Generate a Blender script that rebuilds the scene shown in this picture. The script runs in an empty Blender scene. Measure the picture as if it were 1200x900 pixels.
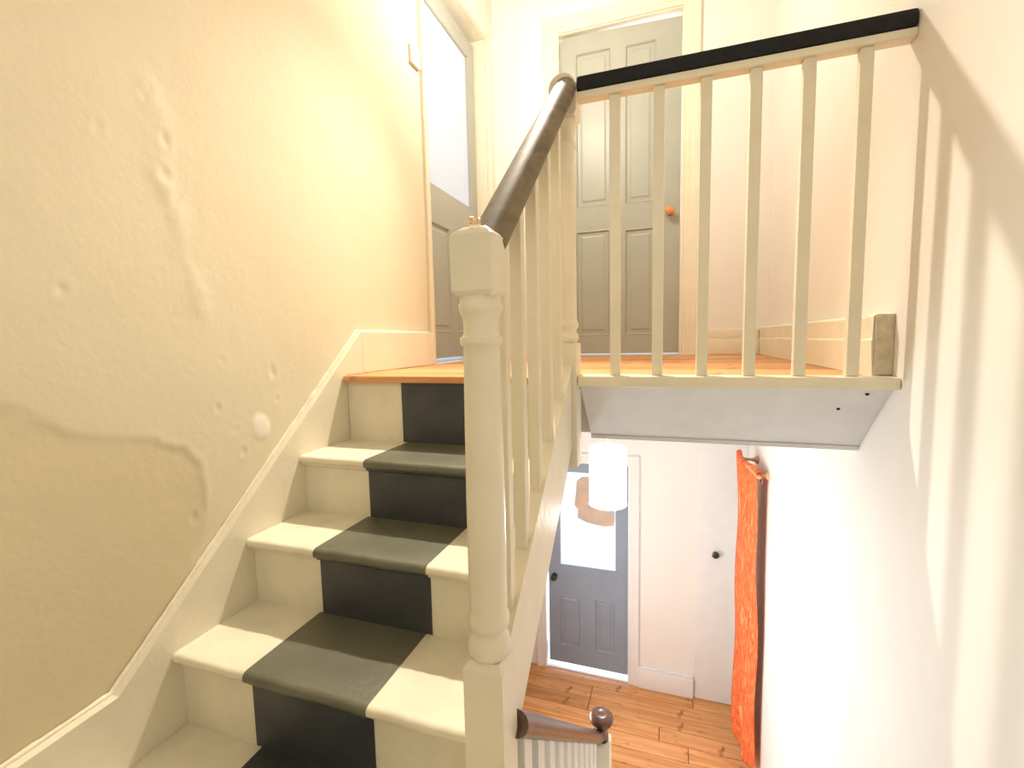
import bpy, bmesh, math, random
import numpy as np
from mathutils import Vector, Matrix, noise
random.seed(7)
S = bpy.context.scene
COL = S.collection
R = math.radians

# ------------------------------------------------------------------ camera
PITCH, YAW, ROLL, FPX, EYE = 0.09415, 0.32836, 0.02093, 546.04, 0.1187
cam_data = bpy.data.cameras.new('camera'); cam = bpy.data.objects.new('camera', cam_data); COL.objects.link(cam)
cam_data.sensor_fit = 'HORIZONTAL'; cam_data.sensor_width = 36; cam_data.lens = FPX * 36 / 1200
cam_data.clip_start = 0.02
cy, sy, cp, sp, cr, sr = math.cos(YAW), math.sin(YAW), math.cos(PITCH), math.sin(PITCH), math.cos(ROLL), math.sin(ROLL)
def cam_dir(u, v):                       # u right, v up (unrolled), 1 forward
    yf, Z = cp + sp * v, -sp + cp * v
    return Vector((u * cy - yf * sy, u * sy + yf * cy, Z))
F = cam_dir(0, 0)
Ur = (cam_dir(1, 0) - F); Vu = (cam_dir(0, 1) - F)
right = Ur * cr - Vu * sr; up = Ur * sr + Vu * cr
M = Matrix((right.normalized(), up.normalized(), -F.normalized())).transposed().to_4x4()
M.translation = Vector((0, 0, EYE)); cam.matrix_world = M
S.camera = cam

# ------------------------------------------------------------------ light and exposure
S.view_settings.view_transform = 'Standard'; S.view_settings.look = 'None'; S.view_settings.gamma = 1
S.view_settings.exposure = 0.60
world = bpy.data.worlds.new('world'); S.world = world; world.use_nodes = True
world.node_tree.nodes['Background'].inputs['Color'].default_value = (0.8, 0.88, 1, 1)
world.node_tree.nodes['Background'].inputs['Strength'].default_value = 0.6
def lamp(name, kind, loc, energy, color, size=0.1, size_y=None, rot=(0, 0, 0), spread=None):
    l = bpy.data.lights.new(name, kind); l.energy = energy; l.color = color
    if kind == 'AREA':
        l.shape = 'RECTANGLE'; l.size = size; l.size_y = size_y or size
        if spread: l.spread = spread
    else: l.shadow_soft_size = size
    o = bpy.data.objects.new(name, l); o.location = loc; o.rotation_euler = rot; COL.objects.link(o); return o
BULB = (-0.60, 2.20, 1.80)
lamp('landing_bulb_light', 'POINT', BULB, 28, (1.0, 0.905, 0.78), 0.045)
sp_ = lamp('stair_boost_spot', 'SPOT', BULB, 160, (1.0, 0.905, 0.765), 0.032)      # extra spot added at the bulb to brighten the stairs
sp_.data.spot_size = R(84); sp_.data.spot_blend = 1.0
sp_.rotation_euler = (Vector((-0.42, 0.60, -0.75)) - Vector(BULB)).to_track_quat('-Z', 'Y').to_euler()
# warm fill light added behind the camera, over the half landing
lamp('half_landing_fill_light', 'AREA', (-0.3, -0.93, 1.3), 4, (1.0, 0.90, 0.68), 1.1, 1.2, (R(90), 0, 0))
# the hall lamp
lamp('hall_lamp_light', 'POINT', (-0.289, 2.3, -0.80), 12, (1.0, 0.98, 0.97), 0.08)
# cool light added low on the left of the hall, its source unseen
lamp('hall_side_light', 'AREA', (-1.12, 2.35, -1.75), 18, (0.86, 0.92, 1.0), 0.6, 0.7, (0, R(-97), 0))

# ------------------------------------------------------------------ materials
def new_mat(name):
    m = bpy.data.materials.new(name); m.use_nodes = True
    nt = m.node_tree; b = nt.nodes['Principled BSDF']
    return m, nt, b
def nd(nt, typ, **kw):
    n = nt.nodes.new(typ)
    for k, v in kw.items():
        if hasattr(n, k) and k not in ('Scale',): setattr(n, k, v)
        else: n.inputs[k].default_value = v
    return n
def paint(name, col, rough=0.45, var=0.05, scale=6, bump=0.0015, bscale=60, dark=None, spec=0.5):
    m, nt, b = new_mat(name)
    tc = nd(nt, 'ShaderNodeTexCoord')
    n1 = nd(nt, 'ShaderNodeTexNoise', Scale=scale, Detail=5)
    nt.links.new(tc.outputs['Object'], n1.inputs['Vector'])
    mix = nd(nt, 'ShaderNodeMix', data_type='RGBA')
    d = dark or tuple(c * (1 - var * 2) for c in col)
    mix.inputs[6].default_value = (*d, 1); mix.inputs[7].default_value = (*col, 1)
    mr = nd(nt, 'ShaderNodeMapRange'); mr.inputs[1].default_value = 0.35; mr.inputs[2].default_value = 0.62
    nt.links.new(n1.outputs['Fac'], mr.inputs[0]); nt.links.new(mr.outputs[0], mix.inputs[0])
    nt.links.new(mix.outputs[2], b.inputs['Base Color'])
    n2 = nd(nt, 'ShaderNodeTexNoise', Scale=bscale, Detail=4)
    nt.links.new(tc.outputs['Object'], n2.inputs['Vector'])
    bp = nd(nt, 'ShaderNodeBump'); bp.inputs['Distance'].default_value = bump; bp.inputs['Strength'].default_value = 0.7
    nt.links.new(n2.outputs['Fac'], bp.inputs['Height']); nt.links.new(bp.outputs[0], b.inputs['Normal'])
    b.inputs['Roughness'].default_value = rough; b.inputs['Specular IOR Level'].default_value = spec
    return m
MT = {}
MT['wall'] = paint('cream_wall_paint', (0.80, 0.74, 0.63), 0.6, 0.02, 3, 0.0008, 35)
MT['white_wall'] = paint('white_wall_paint', (0.84, 0.81, 0.75), 0.6, 0.015, 3, 0.0007, 30)
MT['cream'] = paint('cream_gloss_paint', (0.82, 0.755, 0.595), 0.33, 0.03, 8, 0.0015, 40)
MT['tread'] = paint('worn_cream_tread_paint', (0.82, 0.76, 0.59), 0.4, 0.05, 9, 0.002, 45)
MT['white'] = paint('white_gloss_paint', (0.82, 0.80, 0.77), 0.35, 0.02, 8, 0.001, 40)
MT['apron'] = paint('pale_grey_paint', (0.74, 0.75, 0.77), 0.5, 0.03, 10, 0.002, 60)
MT['band'] = paint('slate_step_paint', (0.046, 0.052, 0.060), 0.48, 0.18, 9, 0.002, 70, spec=0.7)
MT['band_lit'] = paint('lit_olive_step_paint', (0.130, 0.130, 0.085), 0.46, 0.10, 7, 0.002, 70, spec=0.8)  # slate band paint lightened to olive on treads, lamplight put into its colour
MT['sage'] = paint('sage_grey_door_paint', (0.40, 0.41, 0.35), 0.4, 0.03, 5, 0.001, 40)
MT['slate'] = paint('blue_grey_door_paint', (0.28, 0.33, 0.40), 0.4, 0.03, 5, 0.001, 40)
MT['black'] = paint('black_rail_paint', (0.008, 0.009, 0.011), 0.6, 0.2, 30, 0.002, 90, spec=0.3)
MT['dark_metal'] = paint('dark_knob_metal', (0.03, 0.028, 0.026), 0.3, 0.1, 30)
MT['plastic'] = paint('white_plastic', (0.82, 0.79, 0.74), 0.3, 0.01)
MT['hole'] = paint('dark_hole', (0.02, 0.015, 0.01), 0.8, 0.1)
def metal(name, col, rough):
    m, nt, b = new_mat(name); b.inputs['Base Color'].default_value = (*col, 1); b.inputs['Metallic'].default_value = 1
    b.inputs['Roughness'].default_value = rough; return m
MT['brass'] = metal('worn_brass', (0.75, 0.52, 0.25), 0.35)
def wood(name, c1, c2, rough, axis=0, grain=9, perobj=0.25, knots=True):
    m, nt, b = new_mat(name)
    tc = nd(nt, 'ShaderNodeTexCoord'); oi = nd(nt, 'ShaderNodeObjectInfo')
    mp = nd(nt, 'ShaderNodeMapping'); sc = [grain * 2.2] * 3; sc[axis] = grain * 0.16
    mp.inputs['Scale'].default_value = sc
    nt.links.new(tc.outputs['Object'], mp.inputs['Vector'])
    off = nd(nt, 'ShaderNodeVectorMath', operation='SCALE'); off.inputs[0].default_value = (31, 17, 7)
    nt.links.new(oi.outputs['Random'], off.inputs['Scale']); nt.links.new(off.outputs[0], mp.inputs['Location'])
    n = nd(nt, 'ShaderNodeTexNoise', Scale=1.0, Detail=6, Distortion=1.6); nt.links.new(mp.outputs[0], n.inputs['Vector'])
    cr_ = nd(nt, 'ShaderNodeValToRGB'); e = cr_.color_ramp.elements
    e[0].position = 0.34; e[0].color = (*c2, 1); e[1].position = 0.66; e[1].color = (*c1, 1)
    nt.links.new(n.outputs['Fac'], cr_.inputs[0])
    hs = nd(nt, 'ShaderNodeHueSaturation'); nt.links.new(cr_.outputs[0], hs.inputs['Color'])
    mr = nd(nt, 'ShaderNodeMapRange'); mr.inputs[3].default_value = 1 - perobj; mr.inputs[4].default_value = 1 + perobj * 0.7
    nt.links.new(oi.outputs['Random'], mr.inputs[0]); nt.links.new(mr.outputs[0], hs.inputs['Value'])
    src = hs.outputs[0]
    if knots:
        n3 = nd(nt, 'ShaderNodeTexNoise', Scale=13.0, Detail=3); nt.links.new(tc.outputs['Object'], n3.inputs['Vector'])
        mr3 = nd(nt, 'ShaderNodeMapRange'); mr3.inputs[1].default_value = 0.63; mr3.inputs[2].default_value = 0.74; mr3.inputs[4].default_value = 0.75
        nt.links.new(n3.outputs['Fac'], mr3.inputs[0])
        mx = nd(nt, 'ShaderNodeMix', data_type='RGBA'); nt.links.new(mr3.outputs[0], mx.inputs[0])
        nt.links.new(src, mx.inputs[6]); mx.inputs[7].default_value = (*(c * 0.3 for c in c2), 1); src = mx.outputs[2]
    nt.links.new(src, b.inputs['Base Color'])
    b.inputs['Roughness'].default_value = rough
    bp = nd(nt, 'ShaderNodeBump'); bp.inputs['Distance'].default_value = 0.001; bp.inputs['Strength'].default_value = 0.5
    nt.links.new(n.outputs['Fac'], bp.inputs['Height']); nt.links.new(bp.outputs[0], b.inputs['Normal'])
    return m
MT['pine'] = wood('varnished_pine', (0.78, 0.40, 0.165), (0.58, 0.24, 0.075), 0.42)
MT['rail'] = wood('worn_dark_rail_wood', (0.21, 0.155, 0.085), (0.10, 0.072, 0.038), 0.6, axis=1, grain=6, perobj=0.02, knots=False)
MT['mahogany'] = wood('brown_rail_wood', (0.17, 0.085, 0.05), (0.06, 0.028, 0.018), 0.25, axis=1, grain=6, perobj=0.02, knots=False)
MT['peg'] = wood('light_peg_wood', (0.72, 0.42, 0.20), (0.55, 0.30, 0.13), 0.5, axis=0, perobj=0.05, knots=False)

def plaster_mat():
    m, nt, b = new_mat('old_cream_plaster')
    tc = nd(nt, 'ShaderNodeTexCoord')
    at = nd(nt, 'ShaderNodeAttribute'); at.attribute_name = 'old_coat'
    n1 = nd(nt, 'ShaderNodeTexNoise', Scale=2.2, Detail=6); nt.links.new(tc.outputs['Object'], n1.inputs['Vector'])
    a = nd(nt, 'ShaderNodeMix', data_type='RGBA'); a.inputs[6].default_value = (0.70, 0.62, 0.44, 1); a.inputs[7].default_value = (0.75, 0.68, 0.51, 1)
    nt.links.new(n1.outputs['Fac'], a.inputs[0])
    mx = nd(nt, 'ShaderNodeMix', data_type='RGBA'); nt.links.new(at.outputs['Fac'], mx.inputs[0]); nt.links.new(a.outputs[2], mx.inputs[6])
    mx.inputs[7].default_value = (0.67, 0.58, 0.385, 1)
    at2 = nd(nt, 'ShaderNodeAttribute'); at2.attribute_name = 'filler'
    mx2 = nd(nt, 'ShaderNodeMix', data_type='RGBA'); nt.links.new(at2.outputs['Fac'], mx2.inputs[0]); nt.links.new(mx.outputs[2], mx2.inputs[6])
    mx2.inputs[7].default_value = (0.86, 0.80, 0.68, 1)
    nt.links.new(mx2.outputs[2], b.inputs['Base Color']); b.inputs['Roughness'].default_value = 0.75; b.inputs['Specular IOR Level'].default_value = 0.3
    n2 = nd(nt, 'ShaderNodeTexNoise', Scale=55, Detail=5); nt.links.new(tc.outputs['Object'], n2.inputs['Vector'])
    bp = nd(nt, 'ShaderNodeBump'); bp.inputs['Distance'].default_value = 0.0010; bp.inputs['Strength'].default_value = 0.6
    nt.links.new(n2.outputs['Fac'], bp.inputs['Height']); nt.links.new(bp.outputs[0], b.inputs['Normal'])
    return m
MT['plaster'] = plaster_mat()
def emit_mat(name, col, strength, rough=0.3, base=None):
    m, nt, b = new_mat(name)
    b.inputs['Base Color'].default_value = (*(base or col), 1); b.inputs['Roughness'].default_value = rough
    b.inputs['Emission Color'].default_value = (*col, 1); b.inputs['Emission Strength'].default_value = strength
    n = nd(nt, 'ShaderNodeTexNoise', Scale=140, Detail=2); bp = nd(nt, 'ShaderNodeBump'); bp.inputs['Distance'].default_value = 0.001
    nt.links.new(n.outputs['Fac'], bp.inputs['Height']); nt.links.new(bp.outputs[0], b.inputs['Normal'])
    return m
MT['pane'] = emit_mat('frosted_daylit_glass', (0.80, 0.85, 0.92), 0.34, 0.4, (0.30, 0.32, 0.36))
MT['pane_hall'] = emit_mat('frosted_daylit_hall_glass', (0.82, 0.88, 1.0), 0.52, 0.4, (0.3, 0.33, 0.38))
MT['shade'] = emit_mat('glowing_lamp_shade', (1.0, 0.98, 0.94), 1.1, 0.5)
MT['bulb'] = emit_mat('glowing_bulb', (1.0, 0.9, 0.75), 8)
MT['bead'] = paint('pale_gold_beads', (0.70, 0.60, 0.45), 0.2, 0.1)
def amber():
    m, nt, b = new_mat('amber_glass'); b.inputs['Base Color'].default_value = (0.98, 0.42, 0.14, 1)
    b.inputs['Roughness'].default_value = 0.08; b.inputs['Transmission Weight'].default_value = 0.35; b.inputs['IOR'].default_value = 1.5; return m
MT['amber'] = amber()
def textile():
    m, nt, b = new_mat('orange_woven_textile')
    tc = nd(nt, 'ShaderNodeTexCoord'); mp = nd(nt, 'ShaderNodeMapping'); mp.inputs['Scale'].default_value = (1, 55, 13)
    nt.links.new(tc.outputs['Object'], mp.inputs['Vector'])
    n = nd(nt, 'ShaderNodeTexNoise', Scale=1.2, Detail=6, Distortion=1.0); nt.links.new(mp.outputs[0], n.inputs['Vector'])
    cr_ = nd(nt, 'ShaderNodeValToRGB'); e = cr_.color_ramp.elements
    e[0].position = 0.30; e[0].color = (0.66, 0.075, 0.014, 1); e[1].position = 0.52; e[1].color = (0.90, 0.17, 0.040, 1)
    e2 = e.new(0.70); e2.color = (0.92, 0.36, 0.14, 1)
    nt.links.new(n.outputs['Fac'], cr_.inputs[0])
    nt.links.new(cr_.outputs[0], b.inputs['Base Color']); b.inputs['Roughness'].default_value = 0.85
    bp = nd(nt, 'ShaderNodeBump'); bp.inputs['Distance'].default_value = 0.003
    nt.links.new(n.outputs['Fac'], bp.inputs['Height']); nt.links.new(bp.outputs[0], b.inputs['Normal'])
    return m
MT['textile'] = textile()
MT['textile_pale'] = paint('pale_orange_weave', (0.85, 0.38, 0.16), 0.85, 0.1, 40)
def paper_mat():
    m, nt, b = new_mat('tan_patterned_paper')
    tc = nd(nt, 'ShaderNodeTexCoord'); n = nd(nt, 'ShaderNodeTexNoise', Scale=9, Detail=3); nt.links.new(tc.outputs['Object'], n.inputs['Vector'])
    cr_ = nd(nt, 'ShaderNodeValToRGB'); e = cr_.color_ramp.elements
    e[0].position = 0.38; e[0].color = (0.50, 0.42, 0.38, 1); e[1].position = 0.62; e[1].color = (0.66, 0.46, 0.30, 1)
    nt.links.new(n.outputs['Fac'], cr_.inputs[0]); nt.links.new(cr_.outputs[0], b.inputs['Base Color']); b.inputs['Roughness'].default_value = 0.8
    return m
MT['paper'] = paper_mat()

# ------------------------------------------------------------------ helpers
def tag(o, label=None, cat=None, group=None, kind=None):
    if label: o['label'] = label
    if cat: o['category'] = cat
    if group: o['group'] = group
    if kind: o['kind'] = kind
    return o
def empty(name, loc, label, cat, group=None, kind=None):
    o = bpy.data.objects.new(name, None); o.location = loc; o.empty_display_size = 0.1; COL.objects.link(o)
    return tag(o, label, cat, group, kind)
def wpos(o):
    v = Vector((0, 0, 0))
    while o: v += o.location; o = o.parent
    return v
def link(name, me, mat, parent=None, smooth=False, origin=None):
    """link a mesh whose vertices are in world coordinates, giving it a sensible origin"""
    me.materials.append(MT[mat] if isinstance(mat, str) else mat)
    if smooth: me.polygons.foreach_set('use_smooth', [True] * len(me.polygons))
    n = len(me.vertices); co = np.empty(n * 3, 'f'); me.vertices.foreach_get('co', co); co = co.reshape(-1, 3)
    if origin is None: origin = Vector((float(co[:, 0].mean()), float(co[:, 1].mean()), float(co[:, 2].min())))
    me.vertices.foreach_set('co', (co - np.array(origin, 'f')).ravel()); me.update()
    o = bpy.data.objects.new(name, me); COL.objects.link(o)
    o.location = Vector(origin) - (wpos(parent) if parent else Vector())
    if parent: o.parent = parent
    return o
def fin(name, bm, mat, parent=None, smooth=False, auto=None):
    bmesh.ops.recalc_face_normals(bm, faces=bm.faces)
    me = bpy.data.meshes.new(name); bm.to_mesh(me); bm.free()
    o = link(name, me, mat, parent, smooth or auto is not None)
    if auto is not None:
        try: me.set_sharp_from_angle(angle=R(auto))
        except Exception: pass
    return o
def abox(bm, x0, x1, y0, y1, z0, z1, bev=0.0):
    r = bmesh.ops.create_cube(bm, size=1); vs = r['verts']
    for v in vs: v.co = Vector((x0 + (v.co.x + .5) * (x1 - x0), y0 + (v.co.y + .5) * (y1 - y0), z0 + (v.co.z + .5) * (z1 - z0)))
    if bev:
        es = list({e for v in vs for e in v.link_edges}); bmesh.ops.bevel(bm, geom=es, offset=bev, segments=2, affect='EDGES', profile=0.6)
    return vs
def box(name, mat, parent, *c, bev=0.0):
    bm = bmesh.new(); abox(bm, *c, bev=bev); return fin(name, bm, mat, parent, auto=35 if bev else None)
def aprism(bm, pts, axis, a, b):
    """polygon pts (2D) extruded along axis from a to b. axis x: pts=(y,z); y: (x,z); z: (x,y)"""
    def mk(p, t):
        return {'x': (t, p[0], p[1]), 'y': (p[0], t, p[1]), 'z': (p[0], p[1], t)}[axis]
    A = [bm.verts.new(mk(p, a)) for p in pts]; B = [bm.verts.new(mk(p, b)) for p in pts]
    bm.faces.new(A); bm.faces.new(B[::-1])
    for i in range(len(pts)):
        j = (i + 1) % len(pts); bm.faces.new((A[i], B[i], B[j], A[j]))
def prism(name, mat, parent, pts, axis, a, b, bev=0.0, auto=None):
    bm = bmesh.new(); aprism(bm, pts, axis, a, b)
    if bev: bmesh.ops.bevel(bm, geom=list(bm.edges), offset=bev, segments=1, affect='EDGES')
    return fin(name, bm, mat, parent, auto=auto)
def alathe(bm, prof, cx, cy_, seg=28, axis='z', flip=1):
    rings = []
    for (r, z) in prof:
        ring = []
        for i in range(seg):
            a = 2 * math.pi * i / seg; c, s = r * math.cos(a), r * math.sin(a)
            if axis == 'z': ring.append(bm.verts.new((cx + c, cy_ + s, z)))
            elif axis == 'y': ring.append(bm.verts.new((cx + c, z, cy_ + s)))
            else: ring.append(bm.verts.new((z, cx + c, cy_ + s)))
        rings.append(ring)
    for a, b in zip(rings, rings[1:]):
        for i in range(seg): bm.faces.new((a[i], a[(i + 1) % seg], b[(i + 1) % seg], b[i]))
    bm.faces.new(rings[0][::-1]); bm.faces.new(rings[-1])
def lathe(name, mat, parent, prof, cx, cy_, seg=28, axis='z'):
    bm = bmesh.new(); alathe(bm, prof, cx, cy_, seg, axis); return fin(name, bm, mat, parent, auto=50)
def asweep(bm, path, prof, upv=Vector((0, 0, 1)), scales=None):
    """closed 2D profile (side, up) swept along path points"""
    rings = []; n = len(path)
    for i, p in enumerate(path):
        t = (path[min(i + 1, n - 1)] - path[max(i - 1, 0)]).normalized()
        side = t.cross(upv).normalized(); u = side.cross(t).normalized(); s = scales[i] if scales else 1
        rings.append([bm.verts.new(p + side * (a * s) + u * (b * s)) for a, b in prof])
    m = len(prof)
    for a, b in zip(rings, rings[1:]):
        for i in range(m): bm.faces.new((a[i], a[(i + 1) % m], b[(i + 1) % m], b[i]))
    bm.faces.new(rings[0][::-1]); bm.faces.new(rings[-1])
def moulding(bm, pts2d, path3d_fn):
    pass

XL, XR = -1.185, 0.557           # left wall face, right wall face
YF, YH = 3.207, 3.80            # far wall upstairs, far wall in the hall
ZH, ZL = -2.80, -0.834          # hall floor, half landing floor
YN = 1.47                       # line of the landing balustrade
CEIL = 2.50
NY = [1.4363, 1.1975, 0.9773, 0.7472]; NZ = [0.0, -0.246, -0.438, -0.634]
NX = -0.335                     # inner face of the outer string

# ================================================================== STRUCTURE
# left wall: displaced plaster above the stairs, plain elsewhere, door opening upstairs
wl = empty('wall_left', (XL, 0, ZH), 'old lumpy cream plastered wall rising on the left of the stairs', 'wall', kind='structure')
def left_plaster():
    y0, y1, z0, z1 = -0.9, 2.19, ZL, CEIL; st = 0.0075
    ny, nz = int((y1 - y0) / st), int((z1 - z0) / st)
    ys = np.linspace(y0, y1, ny); zs = np.linspace(z0, z1, nz)
    Y, Z = np.meshgrid(ys, zs)
    def vn(Yc, Zc, sc, seed):
        rs = np.random.RandomState(seed); g = rs.rand(128, 128)
        a, b = Yc * sc + 50, Zc * sc + 50; i, j = np.floor(a).astype(int), np.floor(b).astype(int); fa, fb = a - i, b - j
        fa = fa * fa * (3 - 2 * fa); fb = fb * fb * (3 - 2 * fb); G = lambda p, q: g[p % 128, q % 128]
        return (G(i, j) * (1 - fa) + G(i + 1, j) * fa) * (1 - fb) + (G(i, j + 1) * (1 - fa) + G(i + 1, j + 1) * fa) * fb - .5
    H = 0.008 * vn(Y, Z, 1.3, 1) + 0.0030 * vn(Y, Z, 4.3, 2) + 0.0008 * vn(Y, Z, 13, 3) + 0.0004 * vn(Y, Z, 30, 4) + 0.0016 * np.clip(vn(Y, Z, 9, 12) - .25, 0, 1)
    def seg(py, pz, a, b):
        dy, dz = b[0] - a[0], b[1] - a[1]; t = np.clip(((py - a[0]) * dy + (pz - a[1]) * dz) / (dy * dy + dz * dz), 0, 1)
        return np.hypot(py - a[0] - t * dy, pz - a[1] - t * dz)
    def poly(pts): return np.min([seg(Yw, Zw, a, b) for a, b in zip(pts, pts[1:])], axis=0)
    Yw = Y + 0.014 * vn(Y, Z, 16, 5) + .008 * vn(Y, Z, 45, 9); Zw = Z + 0.014 * vn(Y, Z, 16, 6) + .008 * vn(Y, Z, 45, 10)
    # edge of the newer skim coat: below and left of it the old coat lies a little deeper
    rp = [(-0.9, 0.09), (0.2, 0.05), (0.51, 0.012), (0.557, -0.015), (0.601, -0.058), (0.684, -0.086), (0.774, -0.103), (0.844, -0.141), (0.884, -0.208), (0.893, -0.305), (0.873, -0.416), (0.80, -0.52)]
    d = poly(rp)
    top = np.interp(Yw, [p[0] for p in rp[:9]], [p[1] for p in rp[:9]])
    inside = ((Zw < top) & (Yw < np.interp(-Zw, [0.1, 0.208, 0.305, 0.416, 0.52, 0.9], [0.86, 0.884, 0.893, 0.873, 0.80, 0.55])))
    sgn = np.where(inside, -d, d)
    H += 0.0022 * (1 / (1 + np.exp(-sgn / 0.006))) + 0.0022 * np.exp(-(sgn - .006) ** 2 / (2 * 0.006 ** 2)) * (0.5 + 1.6 * vn(Y, Z, 11, 7))
    old = 1 / (1 + np.exp(sgn / 0.008))
    # vertical bulge line with knocks
    d2 = poly([(0.83, 0.78), (0.85, 0.69), (0.866, 0.60), (0.845, 0.53), (0.888, 0.47), (0.90, 0.34), (0.93, 0.22)])
    H += 0.0026 * np.exp(-d2 ** 2 / (2 * 0.020 ** 2)) * (0.75 + 1.5 * vn(Y, Z, 14, 8))
    rs = np.random.RandomState(11)
    knocks = [(0.83, 0.735, .007), (0.87, 0.63, .008), (0.86, 0.55, .009), (0.885, 0.49, .009), (0.72, 0.60, .006), (1.14, 0.03, .009), (1.15, -0.05, .005),
              (0.95, -0.05, .006), (1.02, -0.19, .006), (1.0, -0.13, .005), (0.86, -0.33, .008), (0.45, -0.15, .006), (1.22, 0.02, .006), (0.62, 0.24, .007), (0.97, 0.08, .005)]
    for (a, b, r) in knocks:
        for _ in range(2):
            ca, cb = a + rs.normal(0, .006), b + rs.normal(0, .006)
            q = ((Y - ca) / r) ** 2 + ((Z - cb) / (r * 1.7)) ** 2
            H += -0.0016 * np.exp(-q) + 0.0012 * np.exp(-((np.sqrt(q) - 2) ** 2)) * .25
    q = ((Yw - 1.083) / .030) ** 2 + ((Zw + 0.129) / .040) ** 2
    fil = np.clip(1.6 - q * 1.2, 0, 1); H += 0.003 * np.clip(1.3 - q, 0, 1)
    nv = ny * nz; co = np.stack([XL - 0.004 + np.clip(H, -0.006, 0.014), Y, Z], -1).reshape(-1, 3)
    idx = np.arange(nv).reshape(nz, ny)
    f = np.stack([idx[:-1, :-1], idx[:-1, 1:], idx[1:, 1:], idx[1:, :-1]], -1).reshape(-1, 4)
    me = bpy.data.meshes.new('plaster_skin'); me.vertices.add(nv); me.vertices.foreach_set('co', co.astype('f').ravel())
    me.loops.add(len(f) * 4); me.loops.foreach_set('vertex_index', f.ravel().astype('i'))
    me.polygons.add(len(f)); me.polygons.foreach_set('loop_start', np.arange(0, len(f) * 4, 4, dtype='i')); me.polygons.foreach_set('loop_total', np.full(len(f), 4, 'i'))
    me.update(calc_edges=True)
    for nm, arr in (('old_coat', old), ('filler', fil)):
        at = me.attributes.new(nm, 'FLOAT', 'POINT'); at.data.foreach_set('value', arr.astype('f').ravel())
    return link('plaster_skin', me, 'plaster', wl, True, origin=(XL, 0, ZL))
left_plaster()
bm = bmesh.new()
abox(bm, -1.42, -1.197, -0.9, 2.19, ZH, CEIL)
abox(bm, -1.42, XL, 2.19, 2.216, -0.2, CEIL); abox(bm, -1.42, XL, 2.216, 3.06, 2.10, CEIL); abox(bm, -1.42, XL, 3.06, YF, -0.2, CEIL)
abox(bm, -1.42, XL, 2.19, 3.92, ZH, -0.2); abox(bm, -1.197, XL, -0.9, 2.19, ZH, ZL)
fin('masonry', bm, 'wall', wl)

wr = box('wall_right', 'white_wall', None, XR, XR + 0.15, -0.9, 3.92, ZH, CEIL)
tag(wr, 'tall plain cream wall on the right, crossed by the railing shadow', 'wall', kind='structure')
# far wall upstairs, with door opening
bm = bmesh.new()
abox(bm, XL, -0.735, YF, YF + 0.14, -0.03, CEIL); abox(bm, 0.068, XR, YF, YF + 0.14, -0.03, CEIL); abox(bm, -0.735, 0.068, YF, YF + 0.14, 2.118, CEIL)
wf = fin('wall_far', bm, 'white_wall'); tag(wf, 'bright cream wall at the back of the upper landing around the panelled door', 'wall', kind='structure')
# far wall in the hall
bm = bmesh.new()
abox(bm, XL, -1.03, YH, YH + 0.12, ZH, -0.02); abox(bm, -0.30, XR, YH, YH + 0.12, ZH, -0.02); abox(bm, -1.03, -0.30, YH, YH + 0.12, -0.92, -0.02)
wh = fin('wall_hall_far', bm, 'white_wall'); tag(wh, 'pale wall of the hall below, right of the glazed grey door', 'wall', kind='structure')
# wall behind the camera with an unseen opening added for the fill light
bm = bmesh.new()
abox(bm, XL, -0.95, -1.05, -0.9, ZH, CEIL); abox(bm, 0.25, XR, -1.05, -0.9, ZH, CEIL); abox(bm, -0.95, 0.25, -1.05, -0.9, ZH, 0.6); abox(bm, -0.95, 0.25, -1.05, -0.9, 1.95, CEIL)
wb = fin('wall_behind', bm, 'wall'); tag(wb, 'cream wall with an opening added for fill light behind the half landing', 'wall', kind='structure')
ce = box('ceiling', 'white_wall', None, -1.42, XR + 0.15, -1.05, 3.4, CEIL, CEIL + 0.1); tag(ce, 'white ceiling over the stairwell and the landing', 'ceiling', kind='structure')

# upper landing: slab, pine boards
fl = empty('floor_landing', (-0.3, 2.3, -0.2), 'orange pine board floor of the upper landing', 'floor', kind='structure')
bm = bmesh.new(); abox(bm, XL, XR, 1.74, YF + 0.14, -0.235, -0.026); abox(bm, XL, XR, YF + 0.14, YH, -0.235, -0.026)
fin('floor_slab', bm, 'white_wall', fl)
yy = NY[0] - 0.004
widths = [0.12] * 15
k = 0
while yy < 3.33:
    w = 0.12; y1 = min(yy + w, 3.34)
    x0 = XL + 0.001
    cuts = [x0, random.uniform(-0.6, 0.0), XR] if k % 2 else [x0, XR]
    for a, b in zip(cuts, cuts[1:]):
        a2 = a
        segs = [(a2, b)]
        if k == 0: segs = [(-1.154, -0.348)]
        if k == 0 and a != x0: break
        for (p, q) in segs:
            bb = box('floor_board', 'pine', fl, p + .0008, q - .0008, yy + .0008, y1 - .0008, -0.026, 0.0 + random.uniform(-.0008, .0), bev=0.003 if k else 0.008)
    yy = y1; k += 1
# half landing
hl = box('floor_half_landing', 'tread', None, XL, -0.2725, -0.9, 0.780, ZL - 0.05, ZL); tag(hl, 'cream painted half landing at the foot of the upper steps', 'floor', kind='structure')
hl2 = box('floor_half_landing_side', 'tread', None, -0.2725, XR, -0.9, 0.10, ZL - 0.05, ZL); tag(hl2, 'cream painted half landing beside the right wall, under the viewer', 'floor', kind='structure')
box('painted_band', 'band', hl, -0.91, -0.565, -0.9, 0.7725, ZL, ZL + 0.0015)
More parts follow.
